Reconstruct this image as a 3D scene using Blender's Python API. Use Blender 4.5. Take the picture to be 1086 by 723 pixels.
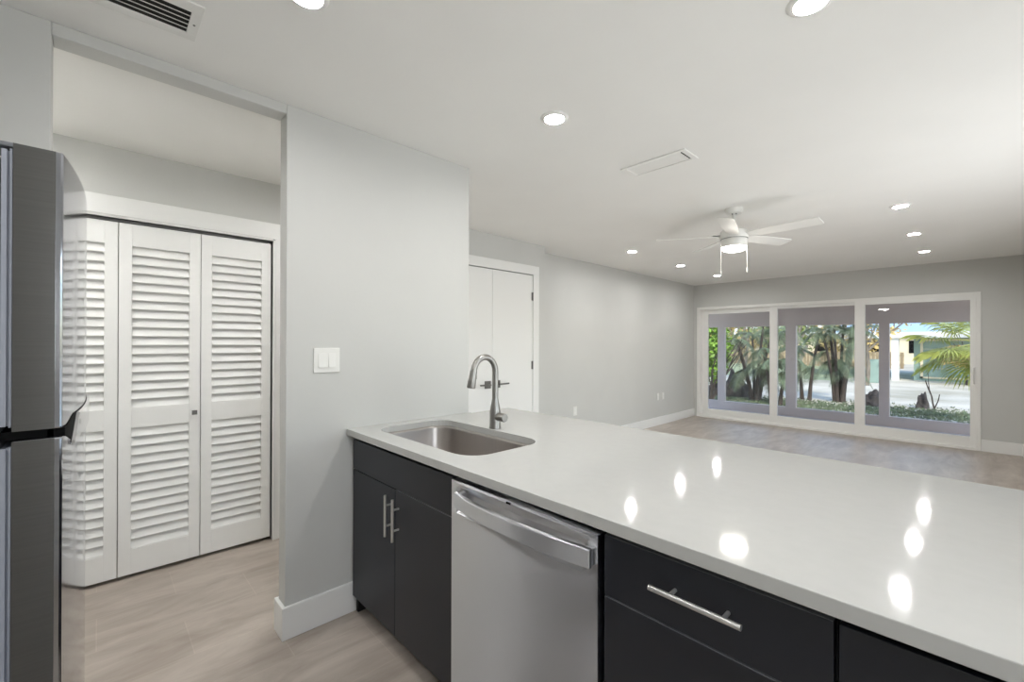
import bpy, bmesh, math, random
from mathutils import Vector, Matrix
random.seed(7)
PI = math.pi
S = bpy.context.scene
COL = S.collection
for o in list(bpy.data.objects):
    bpy.data.objects.remove(o)

# ------------------------------------------------------------------ camera, light, exposure
cam_d = bpy.data.cameras.new('camera')
cam = bpy.data.objects.new('camera', cam_d); COL.objects.link(cam); S.camera = cam
yaw, pitch, roll = math.radians(46.4233), math.radians(0.13), math.radians(0.1668)
fw = Vector((-math.sin(yaw)*math.cos(pitch), math.cos(yaw)*math.cos(pitch), math.sin(pitch)))
ri = Vector((math.cos(yaw), math.sin(yaw), 0)); up = ri.cross(fw)
ri, up = math.cos(roll)*ri+math.sin(roll)*up, -math.sin(roll)*ri+math.cos(roll)*up
m3 = Matrix((ri, up, -fw)).transposed()
cam.matrix_world = Matrix.Translation((0, 0, 1.3505)) @ m3.to_4x4()
cam_d.sensor_width = 36; cam_d.lens = 461.87/1086*36
cam_d.shift_x = -0.17/1086; cam_d.shift_y = 1.21/1086
cam_d.clip_start = .02; cam_d.clip_end = 300

S.view_settings.view_transform = 'Standard'; S.view_settings.look = 'None'
S.view_settings.gamma = 1; S.view_settings.use_curve_mapping = False
S.view_settings.exposure = 0.18

W = bpy.data.worlds.new('sky'); S.world = W; W.use_nodes = True
wn = W.node_tree.nodes; wl = W.node_tree.links; wn.clear()
sky = wn.new('ShaderNodeTexSky'); sky.sky_type = 'NISHITA'; sky.sun_disc = False
sky.sun_elevation = math.radians(42); sky.sun_rotation = math.radians(150)
bg = wn.new('ShaderNodeBackground'); bg.inputs[1].default_value = .42
wo = wn.new('ShaderNodeOutputWorld')
wl.new(sky.outputs[0], bg.inputs[0]); wl.new(bg.outputs[0], wo.inputs[0])

sd = bpy.data.lights.new('sun', 'SUN'); sd.energy = 2.6; sd.angle = math.radians(.6); sd.color = (1, .93, .8)
sun = bpy.data.objects.new('sun', sd); COL.objects.link(sun)
sun.rotation_euler = Vector((-.45, .62, -.62)).to_track_quat('-Z', 'Y').to_euler()   # from behind the house, high
def fill_light(name, loc, size, d, energy, spread):      # added out-of-view fill, tilted up to brighten ceiling and walls
    ad = bpy.data.lights.new(name, 'AREA'); ad.shape = 'RECTANGLE'; ad.size, ad.size_y = size; ad.energy = energy; ad.color = (.985, 1, 1.02)
    ad.spread = math.radians(spread)
    al = bpy.data.objects.new(name, ad); COL.objects.link(al); al.location = loc
    al.rotation_euler = Vector(d).to_track_quat('-Z', 'Z').to_euler()
fill_light('added_kitchen_fill', (1.34, .43, 1.55), (.8, 1.0), (-1, .05, .65), 15, 165)  # added kitchen fill, set at a made-up window
fill_light('added_living_fill', (1.36, 3.4, 1.0), (3.0, 1.7), (-1, .15, .65), 50, 170)  # added living room fill, set at a made-up glass door
LAMP_STRENGTH = 230.0
FAN_STRENGTH = 42.0

# ------------------------------------------------------------------ materials
def lin(c):
    return tuple((x/12.92 if x <= .04045 else ((x+.055)/1.055)**2.4) for x in [v/255 for v in c]) + (1,)
def mat(name, col, rough=.5, metal=0, noise=0, nscale=(3, 3, 3), bump=0, bscale=80, aniso=0, arot=0, coat=0, spec=.5):
    m = bpy.data.materials.new(name); m.use_nodes = True
    n = m.node_tree.nodes; l = m.node_tree.links; b = n['Principled BSDF']
    b.inputs['Base Color'].default_value = col; b.inputs['Roughness'].default_value = rough
    b.inputs['Metallic'].default_value = metal; b.inputs['Specular IOR Level'].default_value = spec
    b.inputs['Coat Weight'].default_value = coat
    tc = n.new('ShaderNodeTexCoord')
    if noise:
        mp = n.new('ShaderNodeMapping'); mp.inputs['Scale'].default_value = nscale
        nt = n.new('ShaderNodeTexNoise'); nt.inputs['Detail'].default_value = 6; nt.inputs['Scale'].default_value = 1
        cr = n.new('ShaderNodeValToRGB')
        cr.color_ramp.elements[0].position = .3; cr.color_ramp.elements[1].position = .7
        cr.color_ramp.elements[0].color = tuple(c*(1-noise) for c in col[:3])+(1,)
        cr.color_ramp.elements[1].color = tuple(min(1, c*(1+noise)) for c in col[:3])+(1,)
        l.new(tc.outputs['Object'], mp.inputs[0]); l.new(mp.outputs[0], nt.inputs['Vector'])
        l.new(nt.outputs['Fac'], cr.inputs[0]); l.new(cr.outputs[0], b.inputs['Base Color'])
    if bump:
        nb = n.new('ShaderNodeTexNoise'); nb.inputs['Scale'].default_value = bscale; nb.inputs['Detail'].default_value = 3
        bp = n.new('ShaderNodeBump'); bp.inputs['Strength'].default_value = bump; bp.inputs['Distance'].default_value = .002
        l.new(tc.outputs['Object'], nb.inputs['Vector']); l.new(nb.outputs['Fac'], bp.inputs['Height']); l.new(bp.outputs[0], b.inputs['Normal'])
    if aniso:
        b.inputs['Anisotropic'].default_value = aniso; b.inputs['Anisotropic Rotation'].default_value = arot
        tg = n.new('ShaderNodeTangent'); tg.direction_type = 'RADIAL'; tg.axis = 'Z'
        l.new(tg.outputs[0], b.inputs['Tangent'])
    return m
def emis(name, col, strength):
    m = bpy.data.materials.new(name); m.use_nodes = True
    b = m.node_tree.nodes['Principled BSDF']
    b.inputs['Base Color'].default_value = (.9, .9, .9, 1)
    b.inputs['Emission Color'].default_value = col; b.inputs['Emission Strength'].default_value = strength
    return m
def brushed(name, col, rough, along):      # steel with fine brush lines; along = scale of the noise
    m = bpy.data.materials.new(name); m.use_nodes = True
    n = m.node_tree.nodes; l = m.node_tree.links; b = n['Principled BSDF']
    b.inputs['Base Color'].default_value = col; b.inputs['Metallic'].default_value = 1; b.inputs['Roughness'].default_value = rough
    tc = n.new('ShaderNodeTexCoord'); mp = n.new('ShaderNodeMapping'); mp.inputs['Scale'].default_value = along
    nt = n.new('ShaderNodeTexNoise'); nt.inputs['Scale'].default_value = 1; nt.inputs['Detail'].default_value = 4
    l.new(tc.outputs['Object'], mp.inputs[0]); l.new(mp.outputs[0], nt.inputs['Vector'])
    bp = n.new('ShaderNodeBump'); bp.inputs['Strength'].default_value = .10; bp.inputs['Distance'].default_value = .00008
    l.new(nt.outputs['Fac'], bp.inputs['Height']); l.new(bp.outputs[0], b.inputs['Normal'])
    b.inputs['Anisotropic'].default_value = 1.0; b.inputs['Anisotropic Rotation'].default_value = .25
    tg = n.new('ShaderNodeTangent'); tg.direction_type = 'RADIAL'; tg.axis = 'Z'
    l.new(tg.outputs[0], b.inputs['Tangent'])
    return m

M = {}
M['wall'] = mat('wall_paint', lin((205, 205, 201)), .6, noise=.015, nscale=(2, 2, 2), bump=.12, bscale=55, spec=.35)
M['ceiling'] = mat('ceiling_paint', lin((245, 244, 240)), .8, noise=.01, bump=.12, bscale=90, spec=.2)
M['trim'] = mat('white_trim_paint', lin((238, 238, 235)), .4)
M['door'] = mat('white_door_paint', lin((240, 240, 237)), .45)
M['vinyl'] = mat('white_vinyl', lin((240, 239, 235)), .35)
M['quartz'] = mat('white_quartz', lin((194, 194, 190)), .07, noise=.012, nscale=(30, 30, 30), spec=.5)
M['cabinet'] = mat('charcoal_laminate', lin((38, 40, 46)), .38, noise=.03, nscale=(8, 8, 8), spec=.45)
M['cab_in'] = mat('cabinet_gap', lin((22, 22, 24)), .7)
M['edge'] = mat('pale_edge_band', lin((120, 122, 126)), .4)
M['steel'] = brushed('brushed_steel', lin((226, 227, 230)), .42, (2, 2, 900))
M['fridge_steel'] = mat('fridge_steel', lin((190, 192, 200)), .09, metal=1)
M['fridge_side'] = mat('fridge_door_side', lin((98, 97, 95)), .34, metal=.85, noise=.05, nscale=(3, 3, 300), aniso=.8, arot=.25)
M['fridge_body'] = mat('fridge_body_grey', lin((120, 122, 126)), .45, metal=.2)
M['nickel'] = mat('brushed_nickel', lin((158, 156, 152)), .36, metal=1)
M['sinksteel'] = mat('sink_steel', lin((176, 170, 165)), .33, metal=1, noise=.03, nscale=(200, 4, 4))
M['pull'] = mat('satin_pull_metal', lin((222, 221, 218)), .35, metal=.85)
M['chrome'] = mat('chrome', lin((225, 225, 228)), .1, metal=1)
M['dark_metal'] = mat('dark_bronze_metal', lin((118, 117, 114)), .4, metal=.6)
M['black'] = mat('black_plastic', lin((9, 9, 10)), .6, spec=.08)
M['gasket'] = mat('grey_gasket', lin((150, 154, 165)), .5)
M['plastic'] = mat('white_plastic', lin((232, 231, 226)), .3)
M['fanwhite'] = mat('fan_white', lin((236, 235, 230)), .45)
M['void'] = mat('dark_duct', lin((40, 38, 35)), .9)
M['lamp'] = emis('lamp_diffuser', (1, .99, .985, 1), LAMP_STRENGTH)
M['lamp_living'] = emis('lamp_diffuser_living', (1, .99, .985, 1), LAMP_STRENGTH*1.5)
M['fanlamp'] = emis('fan_lamp_diffuser', (1, .95, .87, 1), FAN_STRENGTH)
M['porch'] = mat('taupe_porch_paint', lin((214, 198, 190)), .6, noise=.03)
M['porch_floor'] = mat('porch_floor_paint', lin((200, 196, 206)), .35, noise=.08, nscale=(4, 4, 4))
# glass : clear pane that passes light and mirrors a little
g = bpy.data.materials.new('window_glass'); g.use_nodes = True
n = g.node_tree.nodes; l = g.node_tree.links; n.clear()
out = n.new('ShaderNodeOutputMaterial'); mx = n.new('ShaderNodeMixShader'); tr = n.new('ShaderNodeBsdfTransparent'); gl = n.new('ShaderNodeBsdfGlossy')
fr = n.new('ShaderNodeFresnel'); fr.inputs[0].default_value = 1.5; gl.inputs['Roughness'].default_value = 0
ml = n.new('ShaderNodeMath'); ml.operation = 'MULTIPLY'; ml.inputs[1].default_value = 1.0
tr.inputs[0].default_value = (.96, .97, .97, 1)
l.new(fr.outputs[0], ml.inputs[0]); l.new(ml.outputs[0], mx.inputs[0]); l.new(tr.outputs[0], mx.inputs[1]); l.new(gl.outputs[0], mx.inputs[2]); l.new(mx.outputs[0], out.inputs[0])
M['glass'] = g
# floor tile 30 x 60, long side along the room
m = bpy.data.materials.new('taupe_floor_tile'); m.use_nodes = True
n = m.node_tree.nodes; l = m.node_tree.links; b = n['Principled BSDF']
tc = n.new('ShaderNodeTexCoord'); mp = n.new('ShaderNodeMapping')
mp.inputs['Rotation'].default_value = (0, 0, PI/2); mp.inputs['Location'].default_value = (0, .145, 0)
br = n.new('ShaderNodeTexBrick'); br.inputs['Scale'].default_value = 1
br.inputs['Brick Width'].default_value = .62; br.inputs['Row Height'].default_value = .31; br.inputs['Mortar Size'].default_value = .0022
br.inputs['Mortar Smooth'].default_value = .1; br.offset = .5
br.inputs['Color1'].default_value = (1, 1, 1, 1); br.inputs['Color2'].default_value = (.93, .93, .93, 1); br.inputs['Mortar'].default_value = (1.07, 1.07, 1.07, 1)
l.new(tc.outputs['Object'], mp.inputs[0]); l.new(mp.outputs[0], br.inputs['Vector'])
mp2 = n.new('ShaderNodeMapping'); mp2.inputs['Scale'].default_value = (5, 1.3, 1)
nt = n.new('ShaderNodeTexNoise'); nt.inputs['Scale'].default_value = 1.6; nt.inputs['Detail'].default_value = 8; nt.inputs['Roughness'].default_value = .6; nt.inputs['Distortion'].default_value = .6
cr = n.new('ShaderNodeValToRGB'); cr.color_ramp.elements[0].position = .3; cr.color_ramp.elements[1].position = .72
cr.color_ramp.elements[0].color = lin((158, 146, 135)); cr.color_ramp.elements[1].color = lin((194, 184, 173))
l.new(tc.outputs['Object'], mp2.inputs[0]); l.new(mp2.outputs[0], nt.inputs['Vector']); l.new(nt.outputs['Fac'], cr.inputs[0])
mm = n.new('ShaderNodeMix'); mm.data_type = 'RGBA'; mm.blend_type = 'MULTIPLY'; mm.inputs[0].default_value = 1
l.new(cr.outputs[0], mm.inputs[6]); l.new(br.outputs[0], mm.inputs[7]); l.new(mm.outputs[2], b.inputs['Base Color'])
b.inputs['Roughness'].default_value = .38; b.inputs['Specular IOR Level'].default_value = .4
M['tile'] = m
# outside
def ground_mat():
    m = bpy.data.materials.new('sandy_ground'); m.use_nodes = True
    n = m.node_tree.nodes; l = m.node_tree.links; b = n['Principled BSDF']; b.inputs['Roughness'].default_value = .9
    tc = n.new('ShaderNodeTexCoord'); nt = n.new('ShaderNodeTexNoise'); nt.inputs['Scale'].default_value = .5; nt.inputs['Detail'].default_value = 9
    cr = n.new('ShaderNodeValToRGB'); cr.color_ramp.elements[0].position = .35; cr.color_ramp.elements[1].position = .62
    cr.color_ramp.elements[0].color = lin((178, 172, 152)); cr.color_ramp.elements[1].color = lin((214, 208, 192))
    l.new(tc.outputs['Object'], nt.inputs['Vector']); l.new(nt.outputs['Fac'], cr.inputs[0]); l.new(cr.outputs[0], b.inputs['Base Color'])
    return m
M['ground'] = ground_mat()
M['lawn'] = mat('dry_lawn', lin((150, 158, 120)), .95, noise=.45, nscale=(3, 3, 3))
M['street'] = mat('pale_asphalt', lin((205, 200, 188)), .9, noise=.12, nscale=(1, 1, 1))
M['leaf_bright'] = mat('bright_leaf', lin((112, 148, 44)), .5, noise=.4, nscale=(3, 3, 3))
M['leaf_fan'] = mat('fan_palm_leaf', lin((158, 166, 84)), .45, noise=.35, nscale=(4, 4, 4))
M['leaf_palm'] = mat('palm_leaf', lin((98, 112, 84)), .5, noise=.4, nscale=(3, 3, 3))
M['leaf_far'] = mat('far_leaf', lin((128, 142, 80)), .7, noise=.45, nscale=(.8, .8, .8))
M['leaf_dry'] = mat('dry_leaf', lin((196, 172, 112)), .7, noise=.35, nscale=(1, 1, 1))
M['bark'] = mat('dark_bark', lin((66, 58, 52)), .9, noise=.4, nscale=(12, 12, 4))
M['bark_pale'] = mat('pale_bark', lin((120, 112, 100)), .9, noise=.35, nscale=(9, 9, 3))
M['rock'] = mat('dark_rock', lin((62, 58, 56)), .9, noise=.4, nscale=(6, 6, 6))
M['house_white'] = mat('white_stucco', lin((225, 225, 222)), .8)
M['house_green'] = mat('grey_green_siding', lin((138, 160, 150)), .7, noise=.05)
M['roof_blue'] = mat('pale_blue_metal_roof', lin((172, 200, 222)), .4, noise=.04)
M['house_cream'] = mat('cream_stucco', lin((216, 204, 176)), .8, noise=.05)
M['fence'] = mat('weathered_fence', lin((150, 132, 104)), .9, noise=.2, nscale=(6, 6, 1))

# ------------------------------------------------------------------ geometry helpers
def box(bm, x0, x1, y0, y1, z0, z1):
    v = [bm.verts.new(p) for p in ((x0,y0,z0),(x1,y0,z0),(x1,y1,z0),(x0,y1,z0),(x0,y0,z1),(x1,y0,z1),(x1,y1,z1),(x0,y1,z1))]
    for f in ((0,3,2,1),(4,5,6,7),(0,1,5,4),(1,2,6,5),(2,3,7,6),(3,0,4,7)):
        bm.faces.new([v[i] for i in f])
def tube(bm, pts, rad, seg=16, cap=True):
    pts = [Vector(p) for p in pts]; n_ = len(pts)
    rs = rad if isinstance(rad, (list, tuple)) else [rad]*n_
    t0 = (pts[1]-pts[0]).normalized(); nrm = t0.orthogonal().normalized(); rings = []
    for i, p in enumerate(pts):
        t = (pts[min(i+1, n_-1)]-pts[max(i-1, 0)]).normalized()
        nrm = (nrm - t*nrm.dot(t)).normalized(); bi = t.cross(nrm)
        rings.append([bm.verts.new(p+(nrm*math.cos(a)+bi*math.sin(a))*rs[i]) for a in [2*PI*k/seg for k in range(seg)]])
    for a, b_ in zip(rings, rings[1:]):
        for k in range(seg):
            bm.faces.new((a[k], a[(k+1) % seg], b_[(k+1) % seg], b_[k]))
    if cap:
        bm.faces.new(list(reversed(rings[0]))); bm.faces.new(rings[-1])
def lathe(bm, prof, c=(0, 0, 0), seg=40):      # prof = [(r,z)...] about vertical axis
    rings = []
    for r, z in prof:
        if r < 1e-6: rings.append([bm.verts.new((c[0], c[1], c[2]+z))])
        else: rings.append([bm.verts.new((c[0]+r*math.cos(2*PI*k/seg), c[1]+r*math.sin(2*PI*k/seg), c[2]+z)) for k in range(seg)])
    for a, b_ in zip(rings, rings[1:]):
        for k in range(seg):
            k2 = (k+1) % seg
            if len(a) == 1 and len(b_) == 1: continue
            if len(a) == 1: bm.faces.new((a[0], b_[k2], b_[k]))
            elif len(b_) == 1: bm.faces.new((a[k], a[k2], b_[0]))
            else: bm.faces.new((a[k], a[k2], b_[k2], b_[k]))
def prism(bm, poly, lo, hi, axis='z'):
    def P(u, v, w): return {'z': (u, v, w), 'x': (w, u, v), 'y': (u, w, v)}[axis]
    A = [bm.verts.new(P(u, v, lo)) for u, v in poly]; B = [bm.verts.new(P(u, v, hi)) for u, v in poly]
    k = len(poly)
    bm.faces.new(A[::-1]); bm.faces.new(B)
    for i in range(k): bm.faces.new((A[i], A[(i+1) % k], B[(i+1) % k], B[i]))
def obj(name, bm, m, parent=None, bevel=0, smooth=False, seg=2):
    bmesh.ops.recalc_face_normals(bm, faces=bm.faces)
    me = bpy.data.meshes.new(name); bm.to_mesh(me); bm.free()
    me.materials.append(M[m] if isinstance(m, str) else m)
    if smooth:
        for p in me.polygons: p.use_smooth = True
    o = bpy.data.objects.new(name, me); COL.objects.link(o)
    if smooth:
        md = o.modifiers.new('split', 'EDGE_SPLIT'); md.split_angle = math.radians(38)
    if bevel:
        md = o.modifiers.new('bevel', 'BEVEL'); md.width = bevel; md.segments = seg; md.limit_method = 'ANGLE'
    if parent: o.parent = parent
    return o
def bx(name, d, m, parent=None, bevel=0):
    bm = bmesh.new(); box(bm, *d); return obj(name, bm, m, parent, bevel)
def tag(o, label, cat, group=None, kind=None):
    o['label'] = label; o['category'] = cat
    if group: o['group'] = group
    if kind: o['kind'] = kind
    return o
def thing(name, label, cat, loc=(0, 0, 0), group=None, kind=None):
    o = bpy.data.objects.new(name, None); COL.objects.link(o); o.location = loc; o.empty_display_size = .1
    return tag(o, label, cat, group, kind)
def struct(o, label=None, cat=None):
    o['kind'] = 'structure'
    if label: o['label'] = label
    if cat: o['category'] = cat
    return o
def clone(root, loc, label, rz=None):
    r = root.copy(); COL.objects.link(r); r.location = loc; r['label'] = label
    if rz is not None: r.rotation_euler = (0, 0, rz)
    for ch in list(root.children):
        c = ch.copy(); COL.objects.link(c); c.parent = r
        for gch in list(ch.children):
            d = gch.copy(); COL.objects.link(d); d.parent = c
    return r

H = 2.44
# ------------------------------------------------------------------ room shell
struct(bx('floor', (-4.1, 1.6, -2.2, 8.22, -.12, 0), 'tile'), 'taupe rectangular floor tiles with thin grout lines', 'floor')
struct(bx('ceiling', (-4.1, 1.6, -2.2, 8.32, H, H+.14), 'ceiling'), 'smooth white ceiling with recessed lights', 'ceiling')
XL = -3.30      # hall / closet / door wall face
bm = bmesh.new()
CY0, CY1, CZ = -.700, .868, 2.045      # closet opening
DY0, DY1, DZ = 2.275, 3.445, 2.10      # double door opening
box(bm, XL-.1, XL, -2.2, CY0, 0, H); box(bm, XL-.1, XL, CY0, CY1, CZ, H); box(bm, XL-.1, XL, CY1, DY0, 0, H)
box(bm, XL-.1, XL, DY0, DY1, DZ, H); box(bm, XL-.1, XL, DY1, 3.643, 0, H)
# closet box and the back of the far room
box(bm, XL-.75, XL-.7, CY0-.2, CY1+.2, 0, H); box(bm, XL-.7, XL-.1, CY0-.2, CY0-.15, 0, H); box(bm, XL-.7, XL-.1, CY1+.15, CY1+.2, 0, H)
box(bm, XL-.5, XL-.45, DY0-.1, DY1+.3, 0, H)
struct(obj('wall_left', bm, 'wall'), 'pale grey wall holding the closet and white double doors', 'wall')
bm = bmesh.new()
prism(bm, [(-3.53, 3.55), (-3.5765, 8.14), (-3.8, 8.14), (-3.8, 3.55)], 0, H)
struct(obj('wall_living', bm, 'wall'), 'long pale grey living room wall with low outlets', 'wall')
WX, WB = -2.151, -2.245
OY0, OY1, OZ = -.118, .622, 2.395
bm = bmesh.new()
box(bm, WB, WX, OY1, 1.674, 0, H); box(bm, WB, WX, OY0, OY1, OZ, H); box(bm, WB, WX, -2.2, OY0, 0, H)
struct(obj('wall_partition', bm, 'wall', bevel=.004), 'pale grey partition wall with a tall opening to the hall', 'wall')
bm = bmesh.new()
FX0, FX1, FZ = -3.515, .098, 2.022
SY = 8.12
box(bm, -4.1, FX0, SY, SY+.14, 0, H); box(bm, FX1, 1.6, SY, SY+.14, 0, H); box(bm, FX0, FX1, SY, SY+.14, FZ, H)
struct(obj('wall_far', bm, 'wall'), 'pale grey far wall around the sliding glass doors', 'wall')
bm = bmesh.new()
box(bm, .458, .56, 5.6, SY, 0, H); box(bm, .56, 1.5, 5.6, 5.7, 0, H); box(bm, 1.4, 1.6, .87, 1.7, 0, H); box(bm, 1.4, 1.6, 4.9, 5.6, 0, H); box(bm, 1.4, 1.6, 1.7, 4.9, 2.05, H); box(bm, 1.4, 1.6, -2.2, .0, 0, H); box(bm, 1.4, 1.6, 0, .87, 0, 1.0); box(bm, 1.4, 1.6, 0, .87, 2.1, H)
struct(obj('wall_right', bm, 'wall'), 'pale grey right wall stepping in beside the sliding doors', 'wall')
struct(bx('wall_back', (-4.1, 1.6, -1.1, -.9, 0, H), 'wall'), 'kitchen back wall behind the refrigerator', 'wall')
bm = bmesh.new()
for b_ in ((1.45, 1.55, 0, .05, 1.0, 2.1), (1.45, 1.55, .82, .87, 1.0, 2.1), (1.45, 1.55, .05, .82, 1.0, 1.05), (1.45, 1.55, .05, .82, 2.05, 2.1), (1.47, 1.53, .05, .82, 1.53, 1.57)): box(bm, *b_)
wf = struct(obj('added_window_1', bm, 'trim'), 'white kitchen window added out of view in the right wall', 'window')  # made-up opening, out of view, to go with the kitchen fill light
bm = bmesh.new(); box(bm, 1.495, 1.503, .05, .82, 1.05, 2.05); obj('pane', bm, 'glass', wf)
bm = bmesh.new()
for b_ in ((1.45, 1.55, 1.7, 1.78, 0, 2.05), (1.45, 1.55, 4.82, 4.9, 0, 2.05), (1.45, 1.55, 1.78, 4.82, 0, .08), (1.45, 1.55, 1.78, 4.82, 1.97, 2.05), (1.46, 1.54, 3.26, 3.34, .08, 1.97)): box(bm, *b_)
wf = struct(obj('added_door_4', bm, 'trim'), 'white framed glass side door added out of view in the right wall', 'glass door')  # invented door, never in view, housing the living room fill light
bm = bmesh.new(); box(bm, 1.495, 1.503, 1.78, 4.82, .08, 1.97); obj('pane', bm, 'glass', wf)
# baseboards
def baseboard(name, label, boxes):
    bm = bmesh.new()
    for b_ in boxes: box(bm, *b_)
    return struct(obj(name, bm, 'trim', bevel=.003), label, 'baseboard')
bh = .148
baseboard('baseboard_partition', 'tall white baseboard wrapping the end of the partition wall',
    [(WX, WX+.016, OY1-.016, 1.0, 0, bh), (WB-.016, WX+.0005, OY1-.016, OY1, 0, bh), (WB-.016, WB, OY1-.0005, 1.674, 0, bh),
     (WX, WX+.016, -.9, OY0+.016, 0, bh), (WB, WX+.0005, OY0, OY0+.016, 0, bh)])
bm = bmesh.new()
prism(bm, [(-3.532, 3.66), (-3.516, 3.66), (-3.560, SY), (-3.576, SY)], 0, .135)
struct(obj('baseboard_living', bm, 'trim', bevel=.003), 'white baseboard along the long living room wall', 'baseboard')
baseboard('baseboard_far', 'white baseboard right of the sliding doors', [(FX1+.002, .458, SY-.016, SY, 0, .148), (.442, .458, 5.584, SY-.0155, 0, .148)])
baseboard('baseboard_hall', 'white baseboard on the hall wall between closet and double doors',
    [(XL, XL+.016, CY1+.10, DY0-.10, 0, bh), (XL, XL+.016, DY1+.10, 3.643, 0, bh), (XL, XL+.016, -.9, CY0-.10, 0, bh)])

# closet casing + bifold louvred doors
bm = bmesh.new()
cw = .095
box(bm, XL-.1, XL+.018, CY1, CY1+.018, 0, CZ); box(bm, XL-.1, XL+.018, CY0-.018, CY0, 0, CZ)
box(bm, XL, XL+.018, CY1+.012, CY1+cw, 0, CZ+.012); box(bm, XL, XL+.018, CY0-cw, CY0-.012, 0, CZ+.012)
box(bm, XL, XL+.018, CY0-cw, CY1+cw, CZ+.012, CZ+.118); box(bm, XL-.1, XL+.012, CY0, CY1, CZ, CZ+.013)
struct(obj('trim_1', bm, 'trim', bevel=.002), 'wide flat white casing around the louvred closet doors', 'door casing')
bx_t = bmesh.new(); box(bx_t, XL-.055, XL-.025, CY0+.02, CY1-.02, CZ-.012, CZ-.002)
d1 = thing('door_1', 'white bifold closet doors with horizontal louvres and small square knobs', 'closet door', (XL, .083, 0)); d1['kind'] = 'structure'
def rel(o, root): o.matrix_parent_inverse = Matrix.Translation(-Vector(root.location)); return o
rel(obj('track', bx_t, 'dark_metal', d1), d1)
edges = [CY0+.004, -.300, .083, .4655, CY1-.006]
for i in range(4):
    a, b_ = edges[i]+.0018, edges[i+1]-.0018
    x0, x1 = XL-.042, XL-.010
    z0, z1 = .022, 2.026
    bm = bmesh.new(); st = .056
    box(bm, x0, x1, a, a+st, z0, z1); box(bm, x0, x1, b_-st, b_, z0, z1)
    for (r0, r1) in ((z0, .165), (.858, .968), (1.900, z1)): box(bm, x0, x1, a+st-.0005, b_-st+.0005, r0, r1)
    pn = rel(obj('door_panel', bm, 'door', d1, bevel=.0015), d1)
    bm = bmesh.new()
    for (lo, hi, cnt) in ((.165, .858, 13), (.968, 1.900, 18)):
        p_ = (hi-lo)/cnt
        for k in range(cnt):
            zc = lo+p_*(k+.5)
            # sloping slat : low edge to the front
            prism(bm, [(x1-.004, zc-p_*.50), (x1-.002, zc-p_*.42), (x0+.004, zc+p_*.62), (x0+.001, zc+p_*.54)], a+st-.001, b_-st+.001, 'y')
    lv = obj('louvres', bm, 'door', pn); lv.matrix_parent_inverse = pn.matrix_parent_inverse
    lv.matrix_parent_inverse = Matrix.Identity(4)
    if i in (1, 2):
        ky = edges[2]-.032+.3825 if i == 1 else None
    if i == 1:
        pass
    if i == 2:
        yk = b_-.030; bm = bmesh.new()
        tube(bm, [(x1, yk, .918), (x1+.014, yk, .918)], .006, 12); box(bm, x1+.012, x1+.024, yk-.013, yk+.013, .905, .931)
        kb = obj('knob', bm, 'dark_metal', pn); kb.matrix_parent_inverse = Matrix.Identity(4)
    if i == 1:
        yk = a+.030; bm = bmesh.new()
        tube(bm, [(x1, yk, .918), (x1+.014, yk, .918)], .006, 12); box(bm, x1+.012, x1+.024, yk-.013, yk+.013, .905, .931)
        kb = obj('knob', bm, 'dark_metal', pn); kb.matrix_parent_inverse = Matrix.Identity(4)

# double doors
bm = bmesh.new()
box(bm, XL, XL+.018, DY0-.095, DY0+.003, 0, DZ+.004); box(bm, XL, XL+.018, DY1-.003, DY1+.088, 0, DZ+.004)
box(bm, XL, XL+.018, DY0-.095, DY1+.088, DZ-.003, DZ+.092)
struct(obj('trim_2', bm, 'trim', bevel=.002), 'flat white casing around the plain double doors', 'door casing')
d2 = thing('door_2', 'plain white double doors with dark lever handles beyond the sink', 'double door', (XL, 2.86, 0)); d2['kind'] = 'structure'
for s, (a, b_) in ((-1, (DY0+.004, 2.859)), (1, (2.862, DY1-.004))):
    lf = rel(bx('door_leaf', (XL-.04, XL+.006, a, b_, .01, DZ-.010), 'door', d2, bevel=.002), d2)
    hy = 2.8605+s*.062
    bm = bmesh.new(); box(bm, XL+.006, XL+.016, hy-.037, hy+.037, .900, .974)
    r_ = obj('rosette', bm, 'dark_metal', lf); r_.matrix_parent_inverse = Matrix.Identity(4)
    bm = bmesh.new(); tube(bm, [(XL+.012, hy, .937), (XL+.055, hy, .937)], .010, 12); tube(bm, [(XL+.052, hy-s*.008, .937), (XL+.052, hy+s*.125, .940)], .0085, 10)
    r_ = obj('handle', bm, 'dark_metal', lf, smooth=True); r_.matrix_parent_inverse = Matrix.Identity(4)
    hg = (DY1-.006) if s == 1 else (DY0+.006)
    for hz in (1.86, 1.112, .25):
        bm = bmesh.new(); tube(bm, [(XL+.012, hg, hz-.045), (XL+.012, hg, hz+.045)], .007, 10); box(bm, XL+.002, XL+.009, hg-.016, hg+.004, hz-.043, hz+.043)
        r_ = obj('hinge', bm, 'dark_metal', lf); r_.matrix_parent_inverse = Matrix.Identity(4)

# sliding glass doors
d3 = thing('door_3', 'wide white vinyl sliding glass doors with three panes onto the porch', 'sliding door', (-1.7, SY, 0)); d3['kind'] = 'structure'
bm = bmesh.new()
box(bm, FX0, FX0+.06, SY-.012, SY+.14, 0, FZ); box(bm, FX1-.045, FX1, SY-.012, SY+.14, 0, FZ)
box(bm, FX0+.0595, FX1-.0445, SY+.002, SY+.14, 1.975, FZ); box(bm, FX0+.0595, FX1-.0445, SY-.03, SY+.14, 0, .035)
for yy in (SY+.012, SY+.055, SY+.1): box(bm, FX0+.06, FX1-.045, yy, yy+.006, .034, .055)
rel(obj('door_frame', bm, 'vinyl', d3, bevel=.002), d3)
panels = [(-3.455, -2.205, -3.345, -2.312, SY+.075, 1.893, .155), (-2.315, -1.06, -2.200, -1.172, SY+.042, 1.93, .158), (-1.178, .056, -1.058, .002, SY+.008, 1.925, .165)]
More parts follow.
